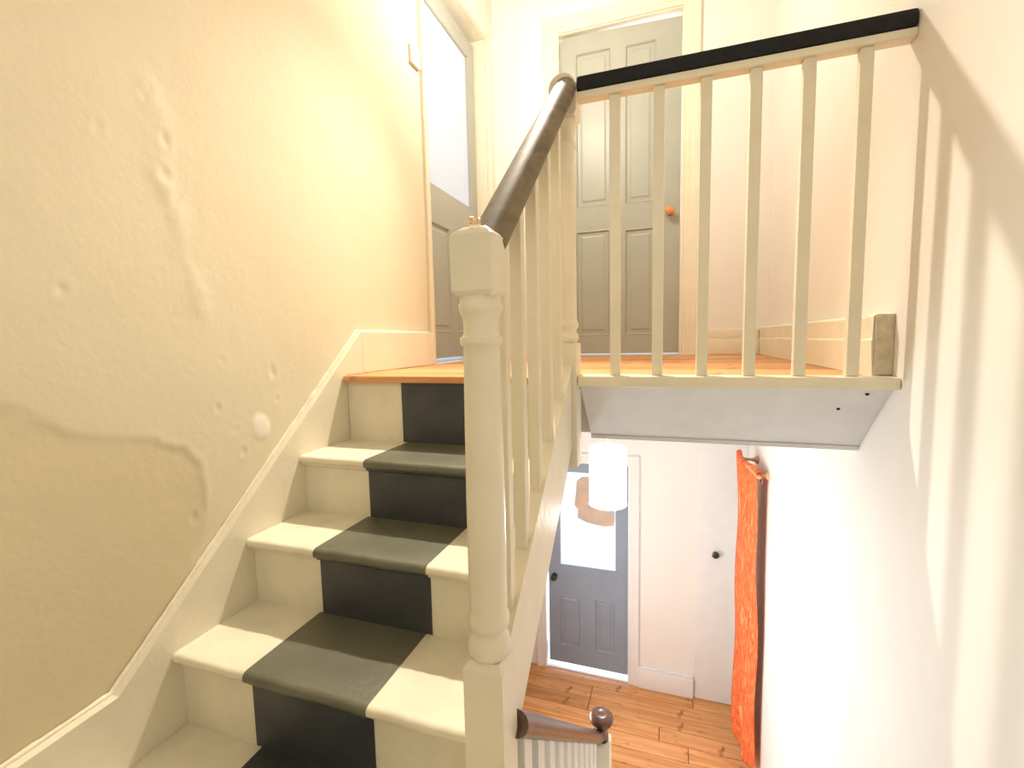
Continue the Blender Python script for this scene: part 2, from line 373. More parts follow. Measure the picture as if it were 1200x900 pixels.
# hall floor with boards
fh = empty('floor_hall', (-0.3, 2.8, ZH - .1), 'warm varnished pine floorboards of the hall below', 'floor', kind='structure')
box('sub_floor', 'hole', fh, XL, XR, -0.9, YH + .12, ZH - 0.08, ZH - 0.022)
rows = []
y = 3.803
rowcuts = [[-1.185, 0.20, 0.57], [-1.185, -0.59, 0.57], [-1.185, -0.59, 0.57], [-1.185, -0.05, 0.57], [-1.185, 0.15, 0.57], [-1.185, -0.40, 0.57], [-1.185, 0.30, 0.57], [-1.185, -0.75, 0.05, 0.57]]
i = 0
while y > 1.35:
    c = rowcuts[i % 8]
    for a, b in zip(c, c[1:]):
        box('floor_board', 'pine', fh, a + .0024, b - .0024, y - .13 + .0030, y - .0030, ZH - 0.022, ZH + random.uniform(-.0015, .0005), bev=0.002)
    y -= 0.13; i += 1
box('floor_board', 'pine', fh, XL, XR, -0.9, y, ZH - 0.022, ZH)

# apron board under the landing edge
ap = empty('trim_1', (0.1, 1.6, -0.23), 'pale grey sloping apron under the landing railing', 'trim', kind='structure')
prism('apron_board', 'apron', ap, [(1.475, -0.030), (1.50, -0.026), (1.735, -0.026), (1.735, -0.235), (1.692, -0.235)], 'x', -0.272, XR - 0.0005)
prism('lower_edge_strip', 'apron', ap, [(1.685, -0.232), (1.735, -0.232), (1.735, -0.246), (1.690, -0.246)], 'x', -0.272, XR - 0.0005)
for (x, t) in ((0.455, .32), (0.505, .08)):
    lathe('nail_hole', 'hole', ap, [(0.0045, 1.4745 + t * .217 - .002), (0.0045, 1.4745 + t * .217 + .004)], x, -0.030 - t * .205, 10, 'y')
bm = bmesh.new(); abox(bm, -0.2725, XR - .0005, 1.432, 1.512, -0.030, 0.003, bev=0.006)
tag(fin('trim_2', bm, 'cream', auto=35), 'cream nosing strip along the landing edge under the balusters', 'trim', kind='structure')

# skirtings
bl = empty('baseboard_left', (XL, 1.9, 0), 'cream skirting on the left wall at the top of the stairs', 'skirting board', kind='structure')
prism('skirting_board', 'cream', bl, [(1.564, 0.0), (2.163, 0.0), (2.163, 0.165), (1.564, 0.165)], 'x', XL + .001, -1.155, bev=0.003)
bf = empty('baseboard_far', (0.3, YF, 0), 'cream skirting on the far landing wall right of the door', 'skirting board', kind='structure')
box('skirting_board', 'cream', bf, 0.158, 0.511, YF - 0.022, YF - .0005, 0.001, 0.10, bev=.003)
box('skirting_top', 'cream', bf, 0.158, 0.511, YF - 0.015, YF - .0005, 0.10, 0.155, bev=.004)
br = empty('baseboard_right', (XR, 2.3, 0), 'thick cream skirting with a raw cut end at the landing edge', 'skirting board', kind='structure')
def rough_skirt():
    bm = bmesh.new()
    prof = [(XR - .0005, 0.001), (0.512, 0.001), (0.511, 0.095), (0.515, 0.102), (0.514, 0.160), (0.522, 0.168), (XR - .0005, 0.170)]
    rings = []
    for y in [1.498, 1.52, 1.56, 1.7, 1.9, 2.2, 2.5, 2.8, YF - .001]:
        j = 0.004 if y < 1.6 else 0.0012
        rings.append([bm.verts.new((x + (random.uniform(-j, j) if 0 < n < 6 else 0), y + (random.uniform(-.008, .004) if y < 1.5 else 0), z + (random.uniform(-j, j) if n > 1 else 0))) for n, (x, z) in enumerate(prof)])
    for a, b in zip(rings, rings[1:]):
        for i in range(7): bm.faces.new((a[i], a[(i + 1) % 7], b[(i + 1) % 7], b[i]))
    bm.faces.new(rings[0][::-1]); bm.faces.new(rings[-1])
    return fin('skirting_board', bm, 'cream', br)
rough_skirt()
MT['raw'] = paint('bare_scuffed_plaster', (0.68, 0.58, 0.42), 0.8, 0.12, 30, 0.004, 60)
bm = bmesh.new(); abox(bm, 0.516, XR - .001, 1.486, 1.4895, 0.006, 0.166)
bmesh.ops.subdivide_edges(bm, edges=list(bm.edges), cuts=5, use_grid_fill=True)
for v in bm.verts:
    v.co += Vector((noise.noise(v.co * 60) * .003 if v.co.x < .555 else 0, noise.noise(v.co * 45) * .003, 0))
fin('raw_cut_end', bm, 'raw', br)
bh = empty('baseboard_hall', (0.0, YH, ZH), 'white skirting in the hall right of the grey door', 'skirting board', kind='structure')
box('skirting_board', 'white', bh, -0.225, 0.204, YH - .03, YH - .0005, ZH + .001, ZH + 0.16, bev=.004)
box('skirting_top', 'white', bh, -0.225, 0.200, YH - .02, YH - .0005, ZH + .16, ZH + 0.185, bev=.006)
# left stair string (on the wall)
sl = empty('trim_3', (-1.17, 1.0, -0.4), 'cream wall string with a rough painted top edge beside the steps', 'stair string', kind='structure')
prism('wall_string', 'cream', sl, [(-0.9, ZL + .0005), (0.772, ZL + .0005), (1.46, -0.252), (1.46, 0.0), (1.5635, 0.0), (1.5635, 0.165), (0.631, -0.655), (0.40, -0.665), (-0.9, -0.665)], 'x', XL + .001, -1.155)
# rough caulk bead along its top
bm = bmesh.new(); path = []
kp = [(-0.9, -0.663), (0.40, -0.663), (0.631, -0.653), (1.562, 0.167), (2.16, 0.167)]
for a, b in zip(kp, kp[1:]):
    L = math.hypot(b[0] - a[0], b[1] - a[1]); n = max(2, int(L / .012))
    for i in range(n): t = i / n; path.append(Vector((XL + .003, a[0] + (b[0] - a[0]) * t, a[1] + (b[1] - a[1]) * t)))
asc = [1 + 0.45 * noise.noise(p * 30) + .3 * noise.noise(p * 90) for p in path]
asweep(bm, path, [(0.0055 * math.cos(t * math.pi / 4), 0.0050 * math.sin(t * math.pi / 4)) for t in range(8)], Vector((1, 0, 0)), asc)
fin('caulk_bead', bm, 'tread', sl, True)

# architraves and doors -------------------------------------------------
def arch_profile(w, t):       # across width w, projecting t, with steps
    return [(0, 0), (0, t * .55), (w * .12, t * .62), (w * .16, t * .5), (w * .30, t * .5), (w * .34, t * .8), (w * .62, t * .8), (w * .68, t), (w * .95, t), (w, t * .85), (w, 0)]
def frame_u(name, mat, parent, axis, face, out, a0, a1, z0, z1, w, t):
    """moulded architrave: two uprights and a head around opening a0..a1; face = wall coordinate, out = +1/-1"""
    prof = arch_profile(w, t)
    def P(a, z, d): return Vector((a, face + out * d, z)) if axis == 'x' else Vector((face + out * d, a, z))
    for part in ('left', 'right', 'head'):
        bm = bmesh.new(); r0, r1 = [], []
        for (o, d) in prof:
            if part == 'left': p0, p1 = P(a0 - o, z0, d), P(a0 - o, z1 + o, d)
            elif part == 'right': p0, p1 = P(a1 + o, z0, d), P(a1 + o, z1 + o, d)
            else: p0, p1 = P(a0 - o, z1 + o, d), P(a1 + o, z1 + o, d)
            r0.append(bm.verts.new(p0)); r1.append(bm.verts.new(p1))
        n = len(prof)
        for i in range(n): bm.faces.new((r0[i], r0[(i + 1) % n], r1[(i + 1) % n], r1[i]))
        bm.faces.new(r0[::-1]); bm.faces.new(r1)
        fin('architrave' if part != 'head' else 'architrave_head', bm, mat, parent)
def panel_leaf(parent, mat, axis, front, out, a0, a1, z0, z1, openings, panels, thick=0.038, topfn=None, glass=None, panemat='pane'):
    """door leaf: a board with the openings cut (grid of stiles and rails) + recessed moulded panels. front = coordinate of face, out = direction of the viewer side"""
    def P(a, d, z): return Vector((a, front + out * d, z)) if axis == 'x' else Vector((front + out * d, a, z))
    av = sorted({a0, a1, *[o[0] for o in openings], *[o[1] for o in openings]}); zv = sorted({z0, z1, *[o[2] for o in openings], *[o[3] for o in openings]})
    bm = bmesh.new(); cache = {}
    def V(a, d, z):
        k = (round(a, 5), round(d, 5), round(z, 5))
        if k not in cache:
            zz = topfn(a, z) if topfn and z == z1 else z
            cache[k] = bm.verts.new(P(a, d, zz))
        return cache[k]
    if topfn: av = sorted(set(av) | {a0 + .01, a0 + .025, a0 + .05, a0 + .1})
    hole = lambda a, z: any(o[0] < a < o[1] and o[2] < z < o[3] for o in openings)
    cells = {}
    for i in range(len(av) - 1):
        for j in range(len(zv) - 1):
            cells[i, j] = not hole((av[i] + av[i + 1]) / 2, (zv[j] + zv[j + 1]) / 2)
    for (i, j), s in cells.items():
        if not s: continue
        A, B, z_, Z_ = av[i], av[i + 1], zv[j], zv[j + 1]
        bm.faces.new((V(A, 0, z_), V(B, 0, z_), V(B, 0, Z_), V(A, 0, Z_))); bm.faces.new((V(A, -thick, Z_), V(B, -thick, Z_), V(B, -thick, z_), V(A, -thick, z_)))
        if not cells.get((i - 1, j)): bm.faces.new((V(A, 0, z_), V(A, 0, Z_), V(A, -thick, Z_), V(A, -thick, z_)))
        if not cells.get((i + 1, j)): bm.faces.new((V(B, 0, Z_), V(B, 0, z_), V(B, -thick, z_), V(B, -thick, Z_)))
        if not cells.get((i, j - 1)): bm.faces.new((V(A, 0, z_), V(A, -thick, z_), V(B, -thick, z_), V(B, 0, z_)))
        if not cells.get((i, j + 1)): bm.faces.new((V(A, 0, Z_), V(B, 0, Z_), V(B, -thick, Z_), V(A, -thick, Z_)))
    leaf = fin('door_leaf', bm, mat, parent)
    for o in panels:
        bm = bmesh.new(); levels = [(0.0, -0.001), (0.007, 0.001), (0.014, -0.011), (0.034, -0.011), (0.046, -0.006)]
        rings = []
        for ins, d in levels:
            q = [(o[0] + ins, o[2] + ins), (o[1] - ins, o[2] + ins), (o[1] - ins, o[3] - ins), (o[0] + ins, o[3] - ins)]
            rings.append([bm.verts.new(P(a, d, z)) for a, z in q])
        for a, b in zip(rings, rings[1:]):
            for i in range(4): bm.faces.new((a[i], a[(i + 1) % 4], b[(i + 1) % 4], b[i]))
        bm.faces.new(rings[-1])
        bk = [bm.verts.new(P(a, -0.03, z)) for a, z in [(o[0], o[2]), (o[1], o[2]), (o[1], o[3]), (o[0], o[3])]]
        for i in range(4): bm.faces.new((bk[i], bk[(i + 1) % 4], rings[0][(i + 1) % 4], rings[0][i]))
        bm.faces.new(bk[::-1]); fin('door_panel', bm, mat, leaf)
    if glass:
        g = glass; bm = bmesh.new()
        c = [P(g[0], -0.012, g[2]), P(g[1], -0.020, g[3])]
        abox(bm, min(c[0].x, c[1].x), max(c[0].x, c[1].x), min(c[0].y, c[1].y), max(c[0].y, c[1].y), g[2], g[3]); fin('frosted_pane', bm, panemat, leaf)
        bm = bmesh.new()
        for (a, b, z_, Z_) in ((g[0], g[0] + .008, g[2], g[3]), (g[1] - .008, g[1], g[2], g[3]), (g[0], g[1], g[2], g[2] + .008), (g[0], g[1], g[3] - .008, g[3])):
            c = [P(a, -0.002, z_), P(b, -0.0118, Z_)]
            abox(bm, min(c[0].x, c[1].x), max(c[0].x, c[1].x), min(c[0].y, c[1].y), max(c[0].y, c[1].y), z_, Z_)
        fin('glazing_bead', bm, mat, leaf)
    return leaf
# door 1: far landing door
d1 = empty('door_1', (-0.33, YF, 0), 'closed sage grey four-panel door with amber glass knob on the landing', 'door', kind='structure')
frame_u('f', 'cream', d1, 'x', YF, -1, -0.722, 0.055, 0.001, 2.112, 0.10, 0.022)
bm = bmesh.new(); abox(bm, -0.735, -0.718, YF, YF + .14, 0, 2.10); abox(bm, 0.052, 0.068, YF, YF + .14, 0, 2.10); abox(bm, -0.735, 0.068, YF, YF + .14, 2.103, 2.118)
fin('door_lining', bm, 'cream', d1)
def top1(a, z):
    t = (a + 0.716) / 0.766; zz = 2.098 - 0.028 * t
    e = a + 0.716
    return zz - 0.035 * max(0, 1 - e / 0.05) ** 2
o4 = [(-0.616, -0.380, 0.996, 1.980), (-0.295, -0.100, 0.988, 1.971), (-0.620, -0.388, 0.134, 0.842), (-0.294, -0.096, 0.134, 0.830)]
leaf = panel_leaf(d1, 'sage', 'x', YF + .023, -1, -0.716, 0.05, 0.014, 2.098, o4, o4, topfn=top1)
lathe('knob_rose', 'dark_metal', leaf, [(0.022, YF + .0225), (0.022, YF + .018), (0.009, YF + .014), (0.009, YF - .002)], -0.012, 0.908, 20, 'y')
lathe('door_knob', 'amber', leaf, [(0.010, YF - .002), (0.024, YF - .008), (0.029, YF - .020), (0.026, YF - .032), (0.015, YF - .040), (0.004, YF - .042)], -0.012, 0.908, 12, 'y')
box('door_threshold', 'white', d1, -0.717, 0.051, YF + .024, YF + .13, 0.0005, 0.005)
lamp('room_beyond_light', 'AREA', (-0.33, YF + .30, 1.5), 6, (0.93, 0.93, 1.0), 0.7, 1.2, (R(-90), 0, 0))
# door 2: glazed door in the left wall
d2 = empty('door_2', (-1.26, 2.63, 0), 'sage grey glazed door with frosted pane in the left wall of the landing', 'door', kind='structure')
frame_u('f', 'cream', d2, 'y', XL, 1, 2.216, 3.062, 0.001, 2.10, 0.052, 0.018)
bm = bmesh.new(); abox(bm, -1.34, XL, 2.216, 2.226, 0, 2.095); abox(bm, -1.34, XL, 3.052, 3.062, 0, 2.095); abox(bm, -1.34, XL, 2.216, 3.062, 2.092, 2.10)
fin('door_lining', bm, 'cream', d2)
leaf2 = panel_leaf(d2, 'sage', 'y', -1.26, 1, 2.232, 3.040, 0.022, 2.056, [(2.335, 2.935, 0.985, 1.943), (2.335, 2.601, 0.17, 0.79), (2.67, 2.935, 0.17, 0.79)],
           [(2.335, 2.601, 0.17, 0.79), (2.67, 2.935, 0.17, 0.79)], glass=(2.335, 2.935, 0.985, 1.943))
box('door_threshold', 'white', d2, -1.41, -1.225, 2.227, 3.051, 0.0005, 0.006)
lamp('side_room_light', 'AREA', (-1.50, 2.63, 1.0), 4, (0.95, 0.96, 1.0), 0.8, 1.8, (0, R(-90), 0))
# door 3: glazed hall door
d3 = empty('door_3', (-0.66, YH, ZH), 'blue-grey glazed door with two lower panels in the hall below', 'door', kind='structure')
frame_u('f', 'white', d3, 'x', YH, -1, -1.018, -0.312, ZH + .001, -0.92, 0.088, 0.020)
ol = [(-0.905, -0.715, ZH + .20, -2.12), (-0.595, -0.42, ZH + .20, -2.12)]
leaf3 = panel_leaf(d3, 'slate', 'x', YH + .035, -1, -1.000, -0.318, ZH + 0.045, -0.93, [(-0.90, -0.41, -1.855, -1.005)] + ol, ol, glass=(-0.90, -0.41, -1.855, -1.005), panemat='pane_hall')
lathe('door_knob', 'dark_metal', leaf3, [(0.024, YH + .0345), (0.024, YH + .030), (0.010, YH + .026), (0.010, YH + .008), (0.024, YH), (0.029, YH - .012), (0.024, YH - .024), (0.008, YH - .028)], -0.945, -1.955, 20, 'y')
box('door_threshold', 'white', d3, -1.02, -0.31, YH + .005, YH + .20, ZH - .01, ZH + 0.006)
bm = bmesh.new(); abox(bm, -1.03, -1.018, YH, YH + .12, ZH, -0.92); abox(bm, -0.312, -0.30, YH, YH + .12, ZH, -0.92); fin('door_lining', bm, 'white', d3)
lamp('outside_daylight', 'AREA', (-0.66, YH + .28, -1.9), 14, (0.82, 0.88, 1.0), 0.7, 1.7, (R(-90), 0, 0))
# door 4: plain cupboard door
d4 = empty('door_4', (0.36, YH, ZH), 'flush cream cupboard door with small dark knob behind the orange hanging', 'door', kind='structure')
box('door_leaf', 'white', d4, 0.212, XR - .001, YH - .010, YH - .0005, ZH + .004, -0.60, bev=.002)
lathe('door_knob', 'dark_metal', d4, [(0.017, YH - .010), (0.012, YH - .018), (0.014, YH - .028), (0.026, YH - .034), (0.027, YH - .044), (0.016, YH - .052), (0.004, YH - .053)], 0.347, -1.565, 20, 'y')
# paper on the pane of the hall door
bm = bmesh.new(); n = 14
poly = []
pp = [(-0.745, -1.09), (-0.70, -1.05), (-0.58, -1.04), (-0.47, -1.07), (-0.44, -1.20), (-0.425, -1.38), (-0.435, -1.45), (-0.52, -1.465), (-0.66, -1.445), (-0.74, -1.41), (-0.735, -1.34), (-0.765, -1.30), (-0.75, -1.18)]
aprism(bm, pp, 'y', YH + .040, YH + .0435)
tag(fin('paper_bag', bm, 'paper'), 'crumpled tan paper shape hanging on the frosted pane of the hall door', 'paper')

# ================================================================== STAIRCASE (upper flight)
st = empty('staircase', (-0.75, 1.1, ZL), 'cream steps with dark slate painted band climbing to the landing', 'staircase')
def step_parts(k):
    y, z = NY[k], NZ[k]
    # riser under nosing k runs down to next tread
    zb = NZ[k + 1] if k < 3 else ZL
    ry = y + 0.026
    x0, x1 = -1.1545, (-0.3500 if k in (0, 3) else NX - .0005)
    rs = box('riser', 'tread', st, x0, x1, ry, ry + 0.02, zb + (0 if k < 3 else .0005), z - 0.0265)
    ptop = z - 0.0265
    box('painted_band', 'band', rs, (-0.922, -0.904, -0.915, -0.926)[k], (-0.56, -0.552, -0.571, -0.59)[k], ry - .0015, ry, zb + .0016, ptop)
    if k == 0:                      # scotia under the landing boards
        return
    # scotia
    bm = bmesh.new()
    pts = [(ry, z - .0265), (ry - .014, z - .0265), (ry - .012, z - .033), (ry - .005, z - .038), (ry, z - .041)]
    xl, xr = -0.893 - .011 * k, -0.533 - .019 * k; aprism(bm, pts, 'x', x0, xl - .0005); fin('scotia', bm, 'tread', st); bm = bmesh.new(); aprism(bm, pts, 'x', xr + .0005, x1); fin('scotia', bm, 'tread', st)
    bm = bmesh.new(); aprism(bm, [(a - .0015 if a < ry else a - .0015, b) for a, b in pts], 'x', xl, xr); fin('scotia', bm, 'band', st)
    # tread with rounded worn nosing
    yb = NY[k - 1] + 0.031
    th = 0.026; prof = []
    for i in range(9):
        a = math.pi / 2 + math.pi * i / 8; prof.append((y + th / 2 + th / 2 * math.cos(a), z - th / 2 + th / 2 * math.sin(a)))
    def tread_mesh(name, xa, xb, ex, mat, par):
        bm = bmesh.new(); N = max(2, int((xb - xa) / .008)); rings = []
        for j in range(N + 1):
            x = xa + (xb - xa) * j / N; w = 0.0026 * noise.noise(Vector((x * 14, k * 5.1, 0))) + 0.0028 * noise.noise(Vector((x * 50, k * 3, 1)))
            ring = [bm.verts.new((x, yb, z + ex)), bm.verts.new((x, y + .05, z + ex))]
            for i, (py, pz) in enumerate(prof):
                a = math.pi / 2 + math.pi * i / 8
                ring.append(bm.verts.new((x, py + w + ex * math.cos(a), pz + ex * math.sin(a))))
            ring.append(bm.verts.new((x, yb, z - th - (ex if ex else 0)))); rings.append(ring)
        for a, b in zip(rings, rings[1:]):
            m = len(a)
            for i in range(m): bm.faces.new((a[i], a[(i + 1) % m], b[(i + 1) % m], b[i]))
        bm.faces.new(rings[0][::-1]); bm.faces.new(rings[-1]); return fin(name, bm, mat, par, auto=40)
    t = tread_mesh('tread', x0, x1, 0, 'tread', st)
    b = tread_mesh('painted_band', -0.893 - .011 * k, -0.533 - .019 * k, 0.0016, 'band_lit', t)
for k in range(4): step_parts(k)
# outer string
A = lambda y: 0.031 - 0.79 * (1.431 - y); B = lambda y: -0.283 - 0.80 * (1.353 - y)
prism('outer_string', 'cream', st, [(0.7885, A(.7885)), (1.429, A(1.429)), (1.429, B(1.429)), (0.7885, B(.7885))], 'x', NX, -0.290, bev=0.0025)
prism('string_capping', 'cream', st, [(0.7885, A(.7885)), (1.429, A(1.429)), (1.429, A(1.429) + .008), (0.7885, A(.7885) + .008)], 'x', NX - .003, -0.288)
prism('stair_soffit', 'wall', st, [(0.785, ZL - .065), (1.4355, -0.330), (1.73, -0.330), (1.73, -0.300), (1.425, -0.312), (0.785, ZL - .050)], 'x', XL + .002, NX - .001)

# ================================================================== NEWELS
def newel(name, cx, cy_, ztop, label, kind):
    root = empty(name, (cx, cy_, ZL if kind == 'low' else -0.29), label, 'newel post')
    h = 0.0375
    if kind == 'low':
        # plinth with chamfered shoulders
        bm = bmesh.new(); abox(bm, cx - h, cx + h, cy_ - h, cy_ + h, ZL + .0005, -0.468)
        r = [bm.verts.new((cx + sx * q, cy_ + sy_ * q, zz)) for q, zz in ((h, -0.468), (h - .009, -0.455)) for sx, sy_ in ((-1, -1), (1, -1), (1, 1), (-1, 1))]
        for i in range(4): j = (i + 1) % 4; bm.faces.new((r[i], r[j], r[4 + j], r[4 + i]))
        bm.faces.new(r[4:]); fin('plinth', bm, 'cream', root)
        prof = [(.030, -.457), (.036, -.452), (.039, -.442), (.0395, -.432), (.037, -.420), (.032, -.412), (.0305, -.406), (.032, -.402), (.0375, -.396), (.0385, -.386), (.0375, -.378), (.034, -.370),
                (.0345, -.362), (.0350, -.30), (.0345, -.15), (.033, .0), (.0318, .09), (.0315, .108), (.036, .112), (.0375, .118), (.0368, .124), (.032, .127), (.0308, .131), (.0305, .147), (.0312, .158), (.034, .164), (.0375, .172), (.0375, .180), (.0345, .184), (.0350, .194)]
        lathe('turned_shaft', 'cream', root, prof, cx, cy_, 36)
        bm = bmesh.new(); z0, z1 = 0.1935, 0.292; lev = [(h - .006, z0), (h, z0 + .008), (h, z1), (h - .006, z1 + .007), (h - .016, z1 + .014), (h - .028, z1 + .018)]
        rings = [[bm.verts.new((cx + sx * q, cy_ + sy_ * q, zz)) for sx, sy_ in ((-1, -1), (1, -1), (1, 1), (-1, 1))] for q, zz in lev]
        for a, b in zip(rings, rings[1:]):
            for i in range(4): bm.faces.new((a[i], a[(i + 1) % 4], b[(i + 1) % 4], b[i]))
        bm.faces.new(rings[0][::-1]); bm.faces.new(rings[-1]); bmesh.ops.bevel(bm, geom=[e for e in bm.edges if abs(e.verts[0].co.z - e.verts[1].co.z) > .005], offset=.002, segments=1, affect='EDGES')
        fin('cap_block', bm, 'cream', root, auto=20)
        bm = bmesh.new(); alathe(bm, [(.005, z1 + .0175), (.003, z1 + .020), (.003, z1 + .025), (.006, z1 + .026), (.006, z1 + .029), (.002, z1 + .031)], cx - .004, cy_ - .02, 12)
        alathe(bm, [(.004, z1 + .0175), (.0025, z1 + .024), (.0045, z1 + .026), (.001, z1 + .029)], cx + .008, cy_ - .018, 12)
        fin('brass_screw', bm, 'brass', root, auto=40)
    else:
        box('plinth', 'cream', root, cx - h, cx + h, cy_ - h, cy_ + h, -0.29, 0.105, bev=.003)
        prof = [(.030, .104), (.034, .112), (.0375, .120), (.0375, .128), (.033, .136), (.030, .142), (.031, .148), (.0365, .156), (.037, .166), (.033, .174), (.0315, .182), (.0315, .30), (.0305, .5), (.029, .66),
                (.0285, .690), (.032, .696), (.034, .703), (.032, .711), (.0295, .716), (.0295, .75), (.032, .757), (.036, .765), (.037, .775), (.034, .781)]
        lathe('turned_shaft', 'cream', root, prof, cx, cy_, 36)
        bm = bmesh.new(); hw = .041
        pts = [(cx - hw + .006, .780), (cx + hw - .006, .780), (cx + hw, .790)] + [(cx + hw * math.cos(t), 0.857 + hw * 1.05 * math.sin(t)) for t in [math.pi * i / 14 for i in range(15)]] + [(cx - hw, .790)]
        aprism(bm, pts, 'y', cy_ - h, cy_ + h); fin('cap_block', bm, 'cream', root, auto=35)
    return root
newel('newel_post', -0.310, 0.7505, 0.31, 'near cream turned newel post with square cap at the foot of the sloping handrail', 'low')
newel('newel_post', -0.312, 1.4675, 0.91, 'far cream turned newel post at the top of the stairs where both rails meet', 'high')

# ================================================================== SLOPING BANISTER
def rail_profile(w, h):      # mopstick-like rounded section with flatter underside
    p = []
    for i in range(16):
        a = 2 * math.pi * i / 16; s, c = math.sin(a), math.cos(a)
        p.append((w / 2 * c, (h / 2 * s) if s > 0 else h * .38 * s))
    return p
def rail_line(y): return 0.298 + (y - 0.788) * 0.862     # centre height of the sloping rail
ban = empty('banister', (-0.31, 1.1, -0.2), 'sloping stair banister of worn brown rail on square cream balusters', 'banister')
bm = bmesh.new()
asweep(bm, [Vector((-0.305, y, rail_line(y) - .004)) for y in (0.772, 0.9, 1.1, 1.3, 1.448)], rail_profile(0.070, 0.062))
fin('handrail', bm, 'rail', ban, auto=60)
bm = bmesh.new()
for y in (1.322, 1.201, 1.081, 0.959, 0.852):
    bm = bmesh.new(); hw = .0135
    pts = [(y - hw, A(y - hw) + .0085), (y + hw, A(y + hw) + .0085), (y + hw, rail_line(y + hw) - .026), (y - hw, rail_line(y - hw) - .026)]
    aprism(bm, pts, 'x', -0.3235, -0.2965); bmesh.ops.bevel(bm, geom=[e for e in bm.edges if abs(e.verts[0].co.z - e.verts[1].co.z) > .3], offset=.0015, segments=1, affect='EDGES')
    fin('baluster', bm, 'cream', ban)
# ================================================================== LANDING BANISTER
lb = empty('banister', (0.13, YN, 0.003), 'level landing banister of black rail over six slim cream balusters', 'banister')
bm = bmesh.new(); abox(bm, -0.2735, XR - .0008, YN - .026, YN + .028, 0.849, 0.891, bev=.009); fin('handrail', bm, 'black', lb, auto=40)
box('rail_fillet', 'cream', lb, -0.2735, XR - .0008, YN - .021, YN + .020, 0.829, 0.8485, bev=.002)
first = None
for i in range(6):
    x = -0.285 + 0.1239 * (i + 1)
    if first is None:
        bm = bmesh.new(); hx, hy = .0150, .0110
        abox(bm, x - hx, x + hx, YN - hy, YN + hy, 0.0035, 0.8285, bev=.0015); first = fin('baluster', bm, 'cream', lb)
    else:
        c = first.copy(); COL.objects.link(c); c.location.x += 0.1239 * i; c.rotation_euler = (0, 0, R(random.uniform(-4, 4)))

# ================================================================== LOWER FLIGHT
lf = empty('staircase', (0.15, 1.1, ZH), 'cream steps descending from the half landing along the right wall to the hall', 'staircase')
n = 10; rise = (ZL - ZH) / n; go = 0.205
for k in range(1, n):
    z = ZL - rise * k; y0 = 0.10 + go * (k - 1)
    box('riser', 'tread', lf, -0.226, XR - .003, y0 + .0005, y0 + .02, z, z + rise - .028 + (.0275 if k == 1 else 0) - (.022 if k == 1 else 0))
    box('tread', 'tread', lf, -0.226, XR - .003, y0 + .001 - (0 if k else 0), y0 + go + .0, z - .027, z - .0005, bev=.006)
prism('outer_string', 'white', lf, [(0.105, ZL - .06), (0.105, ZL - .36), (1.83, ZL - .36 - 1.725 * .959), (1.83, ZL + .06 - 1.725 * .959)], 'x', -0.300, -0.2265)
box('riser', 'tread', lf, -0.226, XR - .003, 0.10 + go * 9 + .0005, 0.10 + go * 9 + .02, ZH + .001, ZH + rise - .028)
# its banister
lbn = empty('banister', (-0.28, 1.4, -1.8), 'dark brown handrail with round knob end above slim white balusters, bottom edge of view', 'banister')
def lrail(y): return -0.640 - (y - 0.806) * 0.905
XB = -0.280
nb = empty('newel_post', (-0.270, 1.885, ZH), 'cream square newel post under the round knob of the lower handrail', 'newel post')
box('post', 'cream', nb, -0.318, -0.228, 1.846, 1.936, ZH + .001, -1.625, bev=.004)
bm = bmesh.new()
path = [Vector((XB, y, lrail(y))) for y in (0.7895, 0.9, 1.2, 1.5, 1.72)] + [Vector((XB, 1.80, -1.545)), Vector((XB + .003, 1.850, -1.578)), Vector((XB + .008, 1.885, -1.585)), Vector((XB + .012, 1.905, -1.565)), Vector((XB + .013, 1.908, -1.535))]
asweep(bm, path[:8], rail_profile(.060, .055)); fin('handrail', bm, 'mahogany', lbn, auto=60)
bm = bmesh.new(); alathe(bm, [(.031, -1.624), (.030, -1.600), (.027, -1.57), (.028, -1.553)], XB + .012, 1.90, 20); fin('knob_neck', bm, 'mahogany', lbn, auto=50)
lathe('rail_knob', 'mahogany', lbn, [(.024, -1.5535), (.040, -1.550), (.050, -1.540), (.052, -1.527), (.048, -1.514), (.036, -1.505), (.020, -1.502), (.014, -1.504), (.003, -1.504)], XB + .012, 1.90, 28)
SL = lambda y: ZL + .06 - (y - 0.105) * .959
for y in np.arange(0.838, 1.80, 0.0985):
    bm = bmesh.new(); y = float(y); hw = .025
    aprism(bm, [(y - hw, SL(y - hw) + .001), (y + hw, SL(y + hw) + .001), (y + hw, lrail(y + hw) - .024), (y - hw, lrail(y - hw) - .024)], 'x', XB - .0135, XB + .0135)
    fin('baluster', bm, 'white', lbn)

# ================================================================== HALL LAMP
hp = empty('pendant_lamp', (-0.289, 2.3, -0.72), 'glowing white cylinder pendant lamp hanging in the hall under the landing', 'pendant lamp')
lx, ly = -0.289, 2.30
bm = bmesh.new(); seg = 64; zr = np.linspace(-0.705, -0.425, 29); rows_ = [[bm.verts.new((lx + .092 * math.cos(2 * math.pi * i / seg), ly + .092 * math.sin(2 * math.pi * i / seg), float(z))) for i in range(seg)] for z in zr]
for j in range(28):
    for i in range(seg):
        perf = (j in (1, 3, 5, 21, 23, 25)) and ((i + (j // 2)) % 3 == 0)
        if perf and random.random() < .85: continue
        bm.faces.new((rows_[j][i], rows_[j][(i + 1) % seg], rows_[j + 1][(i + 1) % seg], rows_[j + 1][i]))
me = bpy.data.meshes.new('shade'); bm.to_mesh(me); bm.free(); sh = link('lamp_shade', me, 'shade', hp, True)
so = sh.modifiers.new('t', 'SOLIDIFY'); so.thickness = .002
